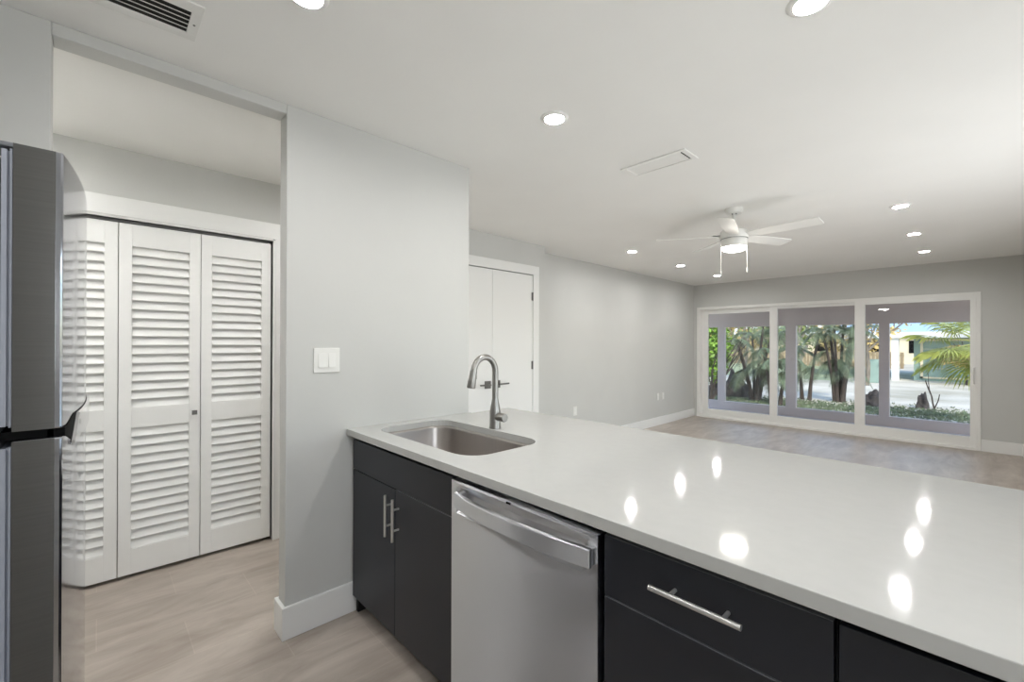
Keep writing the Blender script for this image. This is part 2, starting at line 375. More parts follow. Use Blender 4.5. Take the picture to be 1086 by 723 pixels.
for (a, b_, ga, gb, yy, zt, zb) in panels:
    bm = bmesh.new(); y0, y1 = yy, yy+.032
    box(bm, a, ga, y0, y1, .05, 1.985); box(bm, gb, b_, y0, y1, .05, 1.985)
    box(bm, ga-.0005, gb+.0005, y0, y1, .05, zb); box(bm, ga-.0005, gb+.0005, y0, y1, zt, 1.985)
    sh = rel(obj('sash', bm, 'vinyl', d3, bevel=.002), d3)
    bm = bmesh.new(); box(bm, ga-.005, gb+.005, yy+.013, yy+.019, zb-.005, zt+.005)
    pn = obj('pane', bm, 'glass', sh); pn.matrix_parent_inverse = Matrix.Identity(4)
    hx = None
    if a < -3: hx = -3.41
    if b_ > 0: hx = .036
    if hx is not None:
        bm = bmesh.new(); zc = .95
        box(bm, hx-.016, hx+.016, y0-.006, y0+.001, zc-.125, zc+.125)
        tube(bm, [(hx, y0-.004, zc+.10), (hx-.006, y0-.03, zc+.085), (hx-.012, y0-.042, zc+.04), (hx-.012, y0-.042, zc-.04), (hx-.006, y0-.03, zc-.085), (hx, y0-.004, zc-.10)], .009, 10)
        hn = obj('handle', bm, 'vinyl', sh, smooth=True); hn.matrix_parent_inverse = Matrix.Identity(4)

# ------------------------------------------------------------------ porch
bm = bmesh.new(); box(bm, -5.2, 1.6, SY+.14, 9.75, -.16, -.03)
struct(obj('floor_porch', bm, 'porch_floor'), 'pale painted porch floor beyond the sliding doors', 'porch floor')
bm = bmesh.new()
PY = 9.62
box(bm, -5.2, 1.6, PY, PY+.11, -.16, .135)
box(bm, -5.2, 1.6, PY, PY+.11, 1.70, 2.5)
for a, b_ in ((-5.2, -5.0), (-3.725, -3.589), (-2.454, -2.285), (-1.067, -.933), (.35, .5), (1.45, 1.6)): box(bm, a, b_, PY+.005, PY+.105, .13, 1.71)
struct(obj('wall_porch', bm, 'porch'), 'taupe painted porch wall of posts, beam and low kick board', 'porch wall')
struct(bx('ceiling_porch', (-5.2, 1.6, SY+.14, PY+.6, 2.40, 2.5), 'porch'), 'taupe porch ceiling', 'ceiling')

# ------------------------------------------------------------------ peninsula : countertop, cabinets, dishwasher, sink, faucet
ZC, ZB = .920, .888
CF, CB = .904, 1.984
CX1 = 1.397
SX0, SX1, SY0, SY1, SR = -2.065, -1.285, 1.008, 1.425, .105
def rrect(x0, x1, y0, y1, r, seg=8):
    pts = []
    for cx_, cy_, a0 in ((x1-r, y1-r, 0), (x0+r, y1-r, PI/2), (x0+r, y0+r, PI), (x1-r, y0+r, 3*PI/2)):
        for k in range(seg+1):
            a = a0+PI/2*k/seg; pts.append((cx_+r*math.cos(a), cy_+r*math.sin(a)))
    return pts
bm = bmesh.new()
hole = rrect(SX0, SX1, SY0, SY1, SR)
outer = [(CX1, CB), (-2.12, CB), (-2.12, 1.675), (WX+.0005, 1.675), (WX+.0005, CF), (CX1, CF)]
rings = []
for z in (ZC, ZB):
    ho = [bm.verts.new((x, y, z)) for x, y in hole]; ou = [bm.verts.new((x, y, z)) for x, y in outer]
    es = [bm.edges.new((r[i], r[(i+1) % len(r)])) for r in (ho, ou) for i in range(len(r))]
    bmesh.ops.triangle_fill(bm, edges=es, use_beauty=True)
    rings.append((ho, ou))
for j in (0, 1):
    A, B = rings[0][j], rings[1][j]
    for i in range(len(A)): bm.faces.new((A[i], A[(i+1) % len(A)], B[(i+1) % len(A)], B[i]))
ct = obj('countertop', bm, 'quartz', bevel=.002)
tag(ct, 'long white polished quartz countertop on the charcoal base cabinets', 'countertop')
# sink
bm = bmesh.new()
R0 = rrect(SX0-.02, SX1+.02, SY0-.02, SY1+.02, SR+.015)
lv_ = [(R0, ZB-.001), (rrect(SX0+.004, SX1-.004, SY0+.004, SY1-.004, SR), ZB-.001), (rrect(SX0+.006, SX1-.006, SY0+.006, SY1-.006, SR), ZB-.012),
       (rrect(SX0+.012, SX1-.012, SY0+.012, SY1-.012, SR-.01), ZB-.19), (rrect(SX0+.035, SX1-.035, SY0+.035, SY1-.035, SR-.03), ZB-.222), (rrect(-1.70, -1.65, 1.19, 1.24, .0249), ZB-.228)]
prev = None
for poly, z in lv_:
    cur = [bm.verts.new((x, y, z)) for x, y in poly]
    if prev:
        for i in range(len(cur)): bm.faces.new((prev[i], prev[(i+1) % len(cur)], cur[(i+1) % len(cur)], cur[i]))
    prev = cur
bm.faces.new(prev)
sk = obj('sink', bm, 'sinksteel', smooth=True)
md = sk.modifiers.new('thick', 'SOLIDIFY'); md.thickness = .0015; md.offset = 0
tag(sk, 'undermount stainless steel sink bowl set in the white countertop', 'sink')
bm = bmesh.new(); lathe(bm, [(0, .004), (.02, .004), (.026, .0065), (.043, .004), (.045, .0)], (-1.675, 1.215, ZB-.227))
obj('drain', bm, 'chrome', sk, smooth=True)
# faucet
fc = thing('faucet', 'tall gooseneck pull-down faucet in brushed nickel behind the sink', 'faucet', (-1.66, 1.462, ZC))
bm = bmesh.new(); lathe(bm, [(0, 0), (.0295, 0), (.0295, .004), (.028, .01), (.0275, .085), (.025, .105), (.019, .13), (.0155, .15), (0, .15)])
obj('base', bm, 'nickel', fc, smooth=True)
bm = bmesh.new()
pts = [(0, 0, .13), (0, 0, .20), (0, 0, .285)]
R_ = .070
for k in range(1, 15):
    a = PI*k/14*.93; pts.append((0, -R_+R_*math.cos(a), .285+R_*1.08*math.sin(a)))
e_ = pts[-1]; tube(bm, pts, .0152, 18); obj('spout', bm, 'nickel', fc, smooth=True)
d_ = Vector((0, -.20, -1)).normalized(); e0 = Vector(e_)
bm = bmesh.new(); tube(bm, [e0, e0+d_*.004, e0+d_*.006, e0+d_*.03, e0+d_*.085, e0+d_*.092], [.0150, .0150, .0170, .018, .0215, .019], 18)
sp = obj('spray_head', bm, 'nickel', fc, smooth=True)
bm = bmesh.new(); c_ = e0+d_*.035+Vector((0, .017, 0)); box(bm, c_.x-.005, c_.x+.005, c_.y-.004, c_.y+.004, c_.z-.012, c_.z+.012)
obj('button', bm, 'dark_metal', sp)
bm = bmesh.new(); tube(bm, [(.015, 0, .060), (.070, 0, .060), (.074, 0, .060)], [.0205, .0215, .019], 24)
hd = obj('handle', bm, 'nickel', fc, smooth=True)
# cabinets
CYF = .930       # front faces
def bar_handle(parent, p0, p1, posts, face):      # bar in front of the face with two short posts
    bm = bmesh.new(); tube(bm, [p0, p1], .0062, 14)
    for q in posts: tube(bm, [q, (q[0], face+.001, q[2])], .0045, 10)
    h_ = obj('handle', bm, 'pull', parent, smooth=True); h_.matrix_parent_inverse = Matrix.Identity(4); return h_
def cabinet(name, label, x0, x1):
    c = thing(name, label, 'cabinet', ((x0+x1)/2, 1.2, 0))
    bm = bmesh.new(); 
    t = .018
    box(bm, x0, x0+t, CYF+.021, 1.60, .0, ZB-.002); box(bm, x1-t, x1, CYF+.021, 1.60, .0, ZB-.002)
    box(bm, x0+t-.0005, x1-t+.0005, CYF+.024, 1.60, .105, .122); box(bm, x0+t-.0005, x1-t+.0005, 1.58, 1.60, .1, ZB-.002)
    box(bm, x0+t-.0005, x1-t+.0005, CYF+.023, CYF+.04, .84, ZB-.002)
    rel(obj('carcass', bm, 'cab_in', c), c)
    rel(bx('toe_kick', (x0+t+.001, x1-t-.001, 1.005, 1.02, 0, .1), 'cab_in', c), c)
    return c
def front(cab_, nm, x0, x1, z0, z1):
    o = bx(nm, (x0+.0015, x1-.0015, CYF, CYF+.019, z0+.0015, z1-.0015), 'cabinet', cab_, bevel=.001); rel(o, cab_); return o
ZT = .868
c1 = cabinet('base_cabinet', 'charcoal sink base cabinet with two doors and vertical bar handles beside the partition wall', -2.132, -1.281)
front(c1, 'false_drawer_front', -2.132, -1.281, .721, ZT)
dl = front(c1, 'door', -2.132, -1.705, .085, .719); dr = front(c1, 'door', -1.705, -1.281, .085, .719)
bx('edge_band', (-1.702, -1.284, CYF+.0005, CYF+.0185, .7176, .7186), 'edge', dr)
bar_handle(dl, (-1.738, .900, .515), (-1.738, .900, .693), [(-1.738, .900, .56), (-1.738, .900, .648)], CYF)
bar_handle(dr, (-1.674, .900, .512), (-1.674, .900, .690), [(-1.674, .900, .557), (-1.674, .900, .645)], CYF)
c2 = cabinet('base_cabinet', 'charcoal drawer base cabinet with a horizontal bar handle right of the dishwasher', -.640, -.160)
for z0, z1 in ((.716, ZT), (.400, .714), (.085, .398)):
    dd = front(c2, 'drawer', -.638, -.162, z0, z1); eb = bx('edge_band', (-.636, -.164, CYF+.0005, CYF+.0185, z1-.0014, z1-.0005), 'edge', dd); zz = (z0+z1)/2+.012
    bar_handle(dd, (-.497, .898, zz), (-.303, .898, zz), [(-.450, .898, zz), (-.338, .898, zz)], CYF)
c3 = cabinet('base_cabinet', 'plain charcoal base cabinet at the right edge under the countertop', -.158, .62)
for z0, z1 in ((.66, ZT), (.37, .658), (.085, .368)):
    dd = front(c3, 'drawer', -.157, .618, z0, z1)
c4 = cabinet('base_cabinet', 'charcoal base cabinet at the far right end of the countertop', .622, 1.385)
for z0, z1 in ((.66, ZT), (.37, .658), (.085, .368)): front(c4, 'drawer', .624, 1.383, z0, z1)
fp = bx('back_panel', (WX+.03, 1.39, 1.61, 1.64, 0, ZB-.001), 'cabinet')
tag(fp, 'charcoal back panel of the peninsula facing the living room', 'panel')
# filler at the wall
fl = bx('filler_strip', (WX+.002, -2.134, .95, 1.0, 0, ZB-.002), 'edge'); tag(fl, 'narrow pale filler strip between partition wall and sink cabinet', 'filler')
# dishwasher
dw = thing('dishwasher', 'stainless steel dishwasher with a bowed bar handle between the charcoal cabinets', 'dishwasher', (-.96, 1.2, 0))
X0, X1 = -1.270, -.646
bm = bmesh.new(); box(bm, X0+.005, X1-.005, CYF+.03, 1.55, .1, .87); box(bm, X0+.03, X1-.03, 1.0, 1.5, 0.0, .101); rel(obj('tub', bm, 'cab_in', dw), dw)
bm = bmesh.new()
YF = .914
# door sheet with a shallow scooped pocket behind the handle
nx, prof = 24, [(.108, 0), (.74, 0), (.755, .0), (.775, .014), (.80, .022), (.825, .020), (.845, .008), (.858, 0), (.8665, .002)]
for_x = [X0+(X1-X0)*i/nx for i in range(nx+1)]
grid = []
for i, x in enumerate(for_x):
    u = abs((x-(X0+X1)/2)/((X1-X0)/2)); s_ = 1 if u < .82 else max(0, (.93-u)/.11)
    grid.append([bm.verts.new((x, YF+d*s_, z)) for z, d in prof])
bk = [[bm.verts.new((x, CYF+.03, z)) for z in (prof[0][0], prof[-1][0])] for x in (X0, X1)]
for i in range(nx):
    for j in range(len(prof)-1): bm.faces.new((grid[i][j], grid[i+1][j], grid[i+1][j+1], grid[i][j+1]))
bm.faces.new([g_ for g_ in grid[0]]+[bk[0][1], bk[0][0]]); bm.faces.new([g_ for g_ in grid[-1]][::-1]+[bk[1][0], bk[1][1]])
bm.faces.new([r[-1] for r in grid]+[bk[1][1], bk[0][1]]); bm.faces.new([r[0] for r in grid][::-1]+[bk[0][0], bk[1][0]])
ddr = rel(obj('door', bm, 'steel', dw), dw)
# bowed handle
bm = bmesh.new(); N = 24; ringp = []
hx0, hx1 = X0+.052, X1-.004
for i in range(N+1):
    u = -1+2*i/N; x = hx0+(hx1-hx0)*i/N; yy = .884-.026*(1-u*u)
    ringp.append([bm.verts.new(p_) for p_ in ((x, yy, .790), (x, yy, .838), (x, yy+.013, .841), (x, yy+.013, .788))])
for a, b_ in zip(ringp, ringp[1:]):
    for k in range(4): bm.faces.new((a[k], a[(k+1) % 4], b_[(k+1) % 4], b_[k]))
bm.faces.new(ringp[0]); bm.faces.new(ringp[-1][::-1])
hh = obj('handle', bm, 'steel', ddr, bevel=.003); hh.matrix_parent_inverse = Matrix.Identity(4)
for xa, xb in ((hx0, hx0+.022), (hx1-.022, hx1)):
    bm = bmesh.new(); box(bm, xa, xb, .8965, YF+.012, .793, .836)
    hh2 = obj('handle_bracket', bm, 'steel', ddr, bevel=.002); hh2.matrix_parent_inverse = Matrix.Identity(4)
bm = bmesh.new(); box(bm, -.985, -.966, YF-.0008, YF+.004, .8565, .8625); hb = obj('badge', bm, 'black', ddr); hb.matrix_parent_inverse = Matrix.Identity(4)

# ------------------------------------------------------------------ refrigerator
fr_ = thing('refrigerator', 'tall stainless top-freezer refrigerator seen from its door edge at the left', 'refrigerator', (-1.45, -.45, 0))
FXa, FXb = -1.80, -1.10       # far / near side
BULGE = .025
def door_poly():
    pts = [(FXb, -.104), (FXb, -.052)]
    n_ = 30
    for k in range(n_+1):
        u = -1+2*k/n_; x = (FXa+FXb)/2-(FXa-FXb)/2*(-u)*1.0
        x = FXb+(FXa-FXb)*k/n_; u = -1+2*k/n_
        pts.append((x, -.045+BULGE*(1-abs(u)**2.2)))
    pts += [(FXa, -.052), (FXa, -.104)]
    return pts
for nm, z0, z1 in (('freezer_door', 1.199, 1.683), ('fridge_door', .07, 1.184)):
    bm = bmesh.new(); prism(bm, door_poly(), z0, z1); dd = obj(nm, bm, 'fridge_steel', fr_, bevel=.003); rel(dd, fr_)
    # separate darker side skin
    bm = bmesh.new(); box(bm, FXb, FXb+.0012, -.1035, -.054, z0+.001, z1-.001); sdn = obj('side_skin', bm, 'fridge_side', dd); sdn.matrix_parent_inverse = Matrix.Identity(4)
    bm = bmesh.new(); box(bm, FXa+.01, FXb-.004, -.1075, -.1045, z0+.008, z1-.010); box(bm, FXa+.01, FXb-.012, -.111, -.1070, z0+.01, z1-.012); box(bm, FXa+.01, FXb-.005, -.117, -.1105, z0+.01, z1-.012); gk = obj('gasket', bm, 'gasket', dd); gk.matrix_parent_inverse = Matrix.Identity(4)
bm = bmesh.new(); box(bm, FXa+.003, FXb-.003, -.82, -.118, .03, 1.66); rel(obj('body', bm, 'fridge_body', fr_, bevel=.004), fr_)
bm = bmesh.new(); box(bm, FXb-.10, FXb-.03, -.22, -.06, 1.6835, 1.692); rel(obj('hinge_cover', bm, 'fridge_body', fr_, bevel=.003), fr_)
bm = bmesh.new(); box(bm, FXa+.02, FXb-.012, -.118, -.056, 1.1845, 1.1985); rel(obj('door_gap_trim', bm, 'black', fr_), fr_)
bm = bmesh.new(); box(bm, FXa+.05, FXb-.05, -.80, -.15, 0, .03); rel(obj('foot_rail', bm, 'black', fr_), fr_)
# pocket handle : black recess widening from the door edge, closed by a chrome lip
def surf(x):
    u = -1+2*(FXb-x)/(FXb-FXa); return -.045+BULGE*(1-abs(u)**2.2)
def strip(nm, mname, xs, zf, o0, o1):
    bm = bmesh.new(); rg = []
    for x in xs:
        z0, z1 = zf(x); y = surf(x)
        rg.append([bm.verts.new(q) for q in ((x, y+o0, z0), (x, y+o1, z0+.001), (x, y+o1, z1-.001), (x, y+o0, z1))])
    for a, b_ in zip(rg, rg[1:]):
        for k in range(4): bm.faces.new((a[k], a[(k+1) % 4], b_[(k+1) % 4], b_[k]))
    bm.faces.new(rg[0]); bm.faces.new(rg[-1][::-1])
    rel(obj(nm, bm, mname, fr_), fr_)
def lerp(a, b_, t): t = max(0, min(1, t)); return a+(b_-a)*t
strip('handle_recess', 'black', [-1.112-.012*k for k in range(50)], lambda x: (lerp(1.184, 1.160, (-1.115-x)/.07), lerp(1.199, 1.215, (-1.12-x)/.06)), -.02, .0012)
strip('handle', 'chrome', [-1.165-.0125*k for k in range(42)], lambda x: (lerp(1.158, 1.166, (-1.165-x)/.08), lerp(1.166, 1.213, (-1.165-x)/.045)), .0008, .0055)

# ------------------------------------------------------------------ wall plates
sw = thing('light_switch', 'white double rocker light switch plate on the partition wall', 'light switch', (WX, .804, 1.265))
bm = bmesh.new(); box(bm, 0, .007, -.062, .062, -.059, .059); obj('plate', bm, 'plastic', sw, bevel=.002)
for s in (-1, 1):
    bm = bmesh.new(); yc = s*.024
    prism(bm, [(.006, -.034), (.0135, -.034), (.0075, .034), (.006, .034)], yc-.0165, yc+.0165, 'y')
    # prism 'y' takes (u=x, w=y, v=z)
    obj('rocker', bm, 'plastic', sw, bevel=.0008)
ol = thing('outlet', 'white outlet plate low on the long wall nearest the double doors', 'outlet', (-3.541, 4.5, .47), 'outlets on the long living room wall')
bm = bmesh.new(); box(bm, -.001, .007, -.036, .036, -.058, .058); obj('plate', bm, 'plastic', ol, bevel=.002)
bm = bmesh.new(); box(bm, .0065, .009, -.017, .017, .006, .036); box(bm, .0065, .009, -.017, .017, -.036, -.006); obj('socket', bm, 'trim', ol, bevel=.001)
clone(ol, (-3.564, 6.72, .47), 'left white outlet plate of the close pair low on the long wall')
clone(ol, (-3.566, 6.90, .47), 'right white outlet plate of the close pair low on the long wall')

# ------------------------------------------------------------------ ceiling fixtures
def downlight(name, loc, label, group):
    t = thing(name, label, 'recessed light', loc, group)
    bm = bmesh.new(); lathe(bm, [(.047, -.009), (.054, -.009), (.064, -.004), (.067, 0), (.067, .002), (.047, .002), (.047, -.009)], seg=40)
    obj('trim_ring', bm, 'ceiling', t, smooth=True)
    bm = bmesh.new(); lathe(bm, [(0, -.0015), (.046, -.0015), (.047, .001), (0, .001)], seg=40)
    obj('diffuser', bm, 'lamp', t)
    return t
dlt = downlight('recessed_light', (-1.385, 1.596, H), 'round white recessed ceiling light above the sink, alone in the middle of the kitchen ceiling', 'recessed ceiling lights')
living_d = None
for loc, lab in [((-.350, 1.64, H), 'round recessed ceiling light cut by the top edge of the picture at right'),
                 ((-1.43, .47, H), 'round recessed ceiling light cut by the top edge of the picture at left of centre'),
                 ((-.35, .47, H), 'round recessed ceiling light over the kitchen floor behind the viewer'),
                 ((-2.752, 4.57, H), 'nearest recessed light in the left row along the long wall'),
                 ((-2.775, 5.87, H), 'middle recessed light in the left row along the long wall'),
                 ((-2.775, 7.14, H), 'farthest recessed light in the left row, by the fan pull chain'),
                 ((-.376, 4.57, H), 'nearest recessed light in the right row of the living room'),
                 ((-.380, 5.81, H), 'middle recessed light in the right row of the living room'),
                 ((-.368, 7.00, H), 'farthest recessed light in the right row, near the sliding door wall'),
                 ((-.35, -.62, H), 'added unseen recessed ceiling light over the floor at the kitchen back wall'),  # extra lamp added out of view to lift kitchen floor and dishwasher
                 ((-2.52, -.60, H), 'added unseen hall ceiling light nearest the refrigerator side of the partition wall'),  # extra lamp hidden by the partition, added to brighten the hall
                 ((-3.02, -.60, H), 'added unseen hall ceiling light over the left end of the closet doors'),  # added hidden lamp, brightens closet doors and hall ceiling
                 ((-2.52, 1.10, H), 'added unseen hall ceiling light close behind the switch side of the partition wall')]:  # another hidden lamp added for hall brightness
    t = clone(dlt, loc, lab)
    if loc[1] > 4 or loc[0] < -2:
        for ch in t.children:
            if ch.name.startswith('diffuser'):
                if living_d is None: living_d = ch.data.copy(); living_d.materials[0] = M['lamp_living']
                ch.data = living_d

# return grille by the opening
vt = thing('ceiling_vent', 'white slotted return air grille in the kitchen ceiling, cut by the top left edge', 'ceiling vent', (-1.82, -.06, H))
gx0, gx1, gy0, gy1 = -.112, .105, -.31, .31
bm = bmesh.new()
box(bm, gx0, -.074, gy0, gy1, -.006, 0); box(bm, .055, gx1, gy0, gy1, -.006, 0); box(bm, -.0745, .0555, gy0, -.28, -.006, 0); box(bm, -.0745, .0555, .28, gy1, -.006, 0)
obj('frame', bm, 'plastic', vt, bevel=.002)
bm = bmesh.new(); box(bm, -.075, .056, -.281, .281, -.0012, -.0004); obj('duct', bm, 'void', vt)
bm = bmesh.new()
for k in range(1, 5):
    xc = -.074+.129*k/5; prism(bm, [(xc-.004, -.001), (xc-.001, -.001), (xc+.005, -.006), (xc+.001, -.006)], -.2805, .2805, 'y')
obj('louvres', bm, 'plastic', vt)
bm = bmesh.new(); lathe(bm, [(0, -.0085), (.003, -.008), (.004, -.006), (0, -.006)], (-.01, .295, 0), 12); obj('screw', bm, 'dark_metal', vt)
# supply register
v2 = thing('ceiling_vent', 'shallow white supply register in the ceiling between the sink light and the fan', 'ceiling vent', (-1.30, 2.453, H))
bm = bmesh.new(); box(bm, -.205, .205, -.09, -.066, -.007, 0); box(bm, -.205, .205, .066, .09, -.007, 0); box(bm, -.205, -.175, -.0665, .0665, -.007, 0); box(bm, .175, .205, -.0665, .0665, -.007, 0)
obj('frame', bm, 'ceiling', v2, bevel=.0025)
bm = bmesh.new()
for k in range(9):
    yc = -.062+.0155*k; prism(bm, [(yc-.001, -.001), (yc+.013, -.005), (yc+.0145, -.0035), (yc+.004, -.0005)], -.1755, .165, 'x')
obj('louvres', bm, 'ceiling', v2)
bm = bmesh.new(); 
for k in range(5): box(bm, .167, .172, -.055+.024*k, -.043+.024*k, -.0062, -.001)
obj('duct', bm, 'void', v2)

# ceiling fan
FC = Vector((-.353*3.72, 3.72, H))
fan = thing('ceiling_fan', 'white five blade ceiling fan with a round light and two pull chains', 'ceiling fan', FC)
bm = bmesh.new(); lathe(bm, [(0, 0), (.066, 0), (.066, -.012), (.058, -.038), (.032, -.052), (0, -.052)]); obj('canopy', bm, 'fanwhite', fan, smooth=True)
bm = bmesh.new()
for s in (-1, 1): tube(bm, [(.035*math.cos(-1.2+s*.35), .035*math.sin(-1.2+s*.35), -.047), (.042*math.cos(-1.2+s*.35), .042*math.sin(-1.2+s*.35), -.052)], .005, 10)
obj('screws', bm, 'dark_metal', fan)
bm = bmesh.new(); tube(bm, [(0, 0, -.05), (0, 0, -.15)], .012, 16); obj('downrod', bm, 'fanwhite', fan, smooth=True)
bm = bmesh.new(); lathe(bm, [(0, -.125), (.022, -.125), (.03, -.15), (.075, -.165), (.100, -.185), (.106, -.215), (.104, -.245), (.0, -.245)]); obj('motor_housing', bm, 'fanwhite', fan, smooth=True)
bm = bmesh.new(); lathe(bm, [(0, -.247), (.0955, -.247), (.097, -.250), (.097, -.300), (.092, -.312), (0, -.312)]); lk = obj('light_kit', bm, 'fanwhite', fan, smooth=True)
bm = bmesh.new(); lathe(bm, [(.088, -.3125), (.086, -.326), (.070, -.338), (.04, -.345), (0, -.347)]); obj('lamp_bowl', bm, 'fanlamp', lk, smooth=True)
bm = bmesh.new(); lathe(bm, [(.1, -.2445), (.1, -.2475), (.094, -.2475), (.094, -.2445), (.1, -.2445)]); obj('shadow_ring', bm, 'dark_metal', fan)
base = None
for k in range(5):
    a = math.radians(68+72*k)
    if base is None:
        bm = bmesh.new(); prof_b = []
        r0, r1 = .105, .60; th = math.radians(-13); n_ = 10; top = []; bot = []
        outl = [(r0, -.038), (.20, -.052), (.35, -.060), (.56, -.063), (.595, -.055), (.60, .045), (.585, .058), (.35, .060), (.20, .052), (r0, .038)]
        for (r, w) in outl:
            y = w*math.cos(th); z = w*math.sin(th)
            top.append(bm.verts.new((r, y, -.222+z+.003))); bot.append(bm.verts.new((r, y, -.222+z-.003)))
        bm.faces.new(top); bm.faces.new(bot[::-1])
        for i in range(len(top)): bm.faces.new((top[i], bot[i], bot[(i+1) % len(top)], top[(i+1) % len(top)]))
        base = obj('blade', bm, 'fanwhite', fan, bevel=.0015); bl = base
        bm = bmesh.new(); box(bm, .07, .16, -.022, .022, -.214, -.208); br_ = obj('blade_iron', bm, 'fanwhite', base)
    else:
        bl = base.copy(); COL.objects.link(bl); bl.parent = fan
        c = br_.copy(); COL.objects.link(c); c.parent = bl
    bl.rotation_euler = (0, 0, a)
for (dx, dy, ln) in ((-.066, -.066, .20), (.066, .066, .175)):
    bm = bmesh.new(); tube(bm, [(dx*1.12, dy*1.12, -.27), (dx*1.12, dy*1.12, -.30-ln)], .0016, 8)
    tube(bm, [(dx*1.12, dy*1.12, -.30-ln), (dx*1.12, dy*1.12, -.305-ln), (dx*1.12, dy*1.12, -.335-ln)], [.003, .0045, .0035], 10)
    obj('pull_chain', bm, 'plastic', fan, smooth=True)

#OUTSIDE
# ------------------------------------------------------------------ outside
GZ = -.5
gm = bx('ground', (-60, 40, -8, 110, GZ-.3, GZ), 'ground'); struct(gm, 'pale sandy yard and drive beyond the porch', 'ground')
st_ = bx('lawn', (-60, -4.5, 27, 46, GZ-.02, GZ+.012), 'lawn'); tag(st_, 'sunlit dry lawn across the yard seen through the left pane', 'lawn', kind='stuff')
# grass strip close to the porch
bm = bmesh.new()
for _ in range(12000):
    x = random.uniform(-9, 2.5); y = 15.6+random.gauss(0, .75)+.12*(x+3); h_ = random.uniform(.02, .06); a = random.uniform(0, PI); w = .03
    v = [bm.verts.new((x-w*math.cos(a), y-w*math.sin(a), GZ)), bm.verts.new((x+w*math.cos(a), y+w*math.sin(a), GZ)), bm.verts.new((x+random.uniform(-.04, .04), y, GZ+h_))]
    bm.faces.new(v)
tag(obj('grass_patch', bm, 'leaf_palm'), 'strip of short dark grass on the sandy ground behind the porch', 'grass', kind='stuff')

def leaf_cloud(bm, c, r, n_, size, flat=.6):
    for _ in range(n_):
        while True:
            p = Vector((random.uniform(-1, 1), random.uniform(-1, 1), random.uniform(-1, 1)))
            if .25 < p.length < 1: break
        p = Vector((c[0]+p.x*r[0], c[1]+p.y*r[1], c[2]+p.z*r[2]))
        d = Vector((random.uniform(-1, 1), random.uniform(-1, 1), random.uniform(-.8, .5))).normalized()
        s = d.cross(Vector((random.uniform(-1, 1), random.uniform(-1, 1), random.uniform(-1, 1)))).normalized()
        L = size*random.uniform(.6, 1.3); w = L*.28
        a, b_, c2, e = p, p+d*L*.45+s*w, p+d*L, p+d*L*.45-s*w
        bm.faces.new([bm.verts.new(q) for q in (a, b_, c2, e)])
def branch(bm, p, d, L, r, depth, spread=.5):
    pts = [p]; q = Vector(p); dd = Vector(d)
    for k in range(4):
        dd = (dd+Vector((random.uniform(-1, 1), random.uniform(-1, 1), random.uniform(-.5, .6)))*.14).normalized(); q = q+dd*L/4; pts.append(q.copy())
    tube(bm, pts, [r*(1-.45*k/4) for k in range(5)], 7)
    if depth:
        for _ in range(3):
            nd = (dd+Vector((random.uniform(-1, 1), random.uniform(-1, 1), random.uniform(-.3, .8)))*spread).normalized()
            branch(bm, pts[random.choice((2, 3, 4))], nd, L*.68, r*.5, depth-1, spread)
def frond(bm, base, az, length, rise, droop, leaf=.35, nl=26):
    pts = []; h_ = Vector((math.cos(az), math.sin(az), 0))
    for k in range(13):
        t = k/12; pts.append(Vector(base)+h_*length*t*.9+Vector((0, 0, length*(rise*t-droop*t*t))))
    tube(bm, pts, [.016*(1-.8*k/12) for k in range(13)], 5)
    side = h_.cross(Vector((0, 0, 1)))
    for k in range(nl):
        t = .18+.8*k/nl; i = min(11, int(t*12)); p = pts[i].lerp(pts[i+1], t*12-i); tg = (pts[i+1]-pts[i]).normalized()
        for s in (-1, 1):
            d = (side*s*.8+tg*.55+Vector((0, 0, -.35+random.uniform(-.15, .15)))).normalized(); L = leaf*math.sin(PI*(t*.85+.12))*random.uniform(.85, 1.15)
            w = tg*.010
            bm.faces.new([bm.verts.new(q) for q in (p-w, p+w, p+w*.8+d*L*.6, p+d*L+Vector((0, 0, -L*.2)), p-w*.8+d*L*.6)])
def fan_leaf(bm, base, d, length, rad, seg=34):
    d = Vector(d).normalized(); p1 = Vector(base)+d*length
    tube(bm, [base, Vector(base)+d*length*.5+Vector((0, 0, .04)), p1], [.014, .011, .009], 6)
    side = d.cross(Vector((0, 0, 1))).normalized(); upn = side.cross(d)
    for k in range(seg):
        a = math.radians(-125+250*k/(seg-1)); r = rad*random.uniform(.9, 1.08)*(1-.25*abs(a)/2.2)
        dr = (d*math.cos(a)+side*math.sin(a)).normalized(); wv = dr.cross(upn).normalized()
        m1 = p1+dr*r*.5+upn*(.02 if k % 2 else -.01); m2 = p1+dr*r*.8-Vector((0, 0, r*.06)); e = p1+dr*r-Vector((0, 0, r*random.uniform(.18, .34)))
        w1 = r*.030
        bm.faces.new([bm.verts.new(q) for q in (p1, m1+wv*w1, m2+wv*w1*.6, e, m2-wv*w1*.6, m1-wv*w1)])

# fan palm at the right pane
fp_ = thing('fan_palm', 'fan palm with bright spiky green leaves seen through the right pane', 'palm tree', (.22, 13.6, GZ))
bm = bmesh.new(); tube(bm, [(0, 0, 0), (.01, 0, .6), (-.01, 0, 1.3), (0, 0, 1.9)], [.14, .12, .12, .13], 14); obj('trunk', bm, 'bark', fp_, smooth=True)
for k in range(26):
    az = 2*PI*k/26*1.0+random.uniform(-.15, .15); el = random.choice((-.75, -.45, -.15, .2, .55))
    bm = bmesh.new(); d = (math.cos(az)*math.cos(el), math.sin(az)*math.cos(el), math.sin(el))
    fan_leaf(bm, (0, 0, 1.85), d, random.uniform(.5, .85), random.uniform(.58, .78)); obj('leaf', bm, 'leaf_fan', fp_)
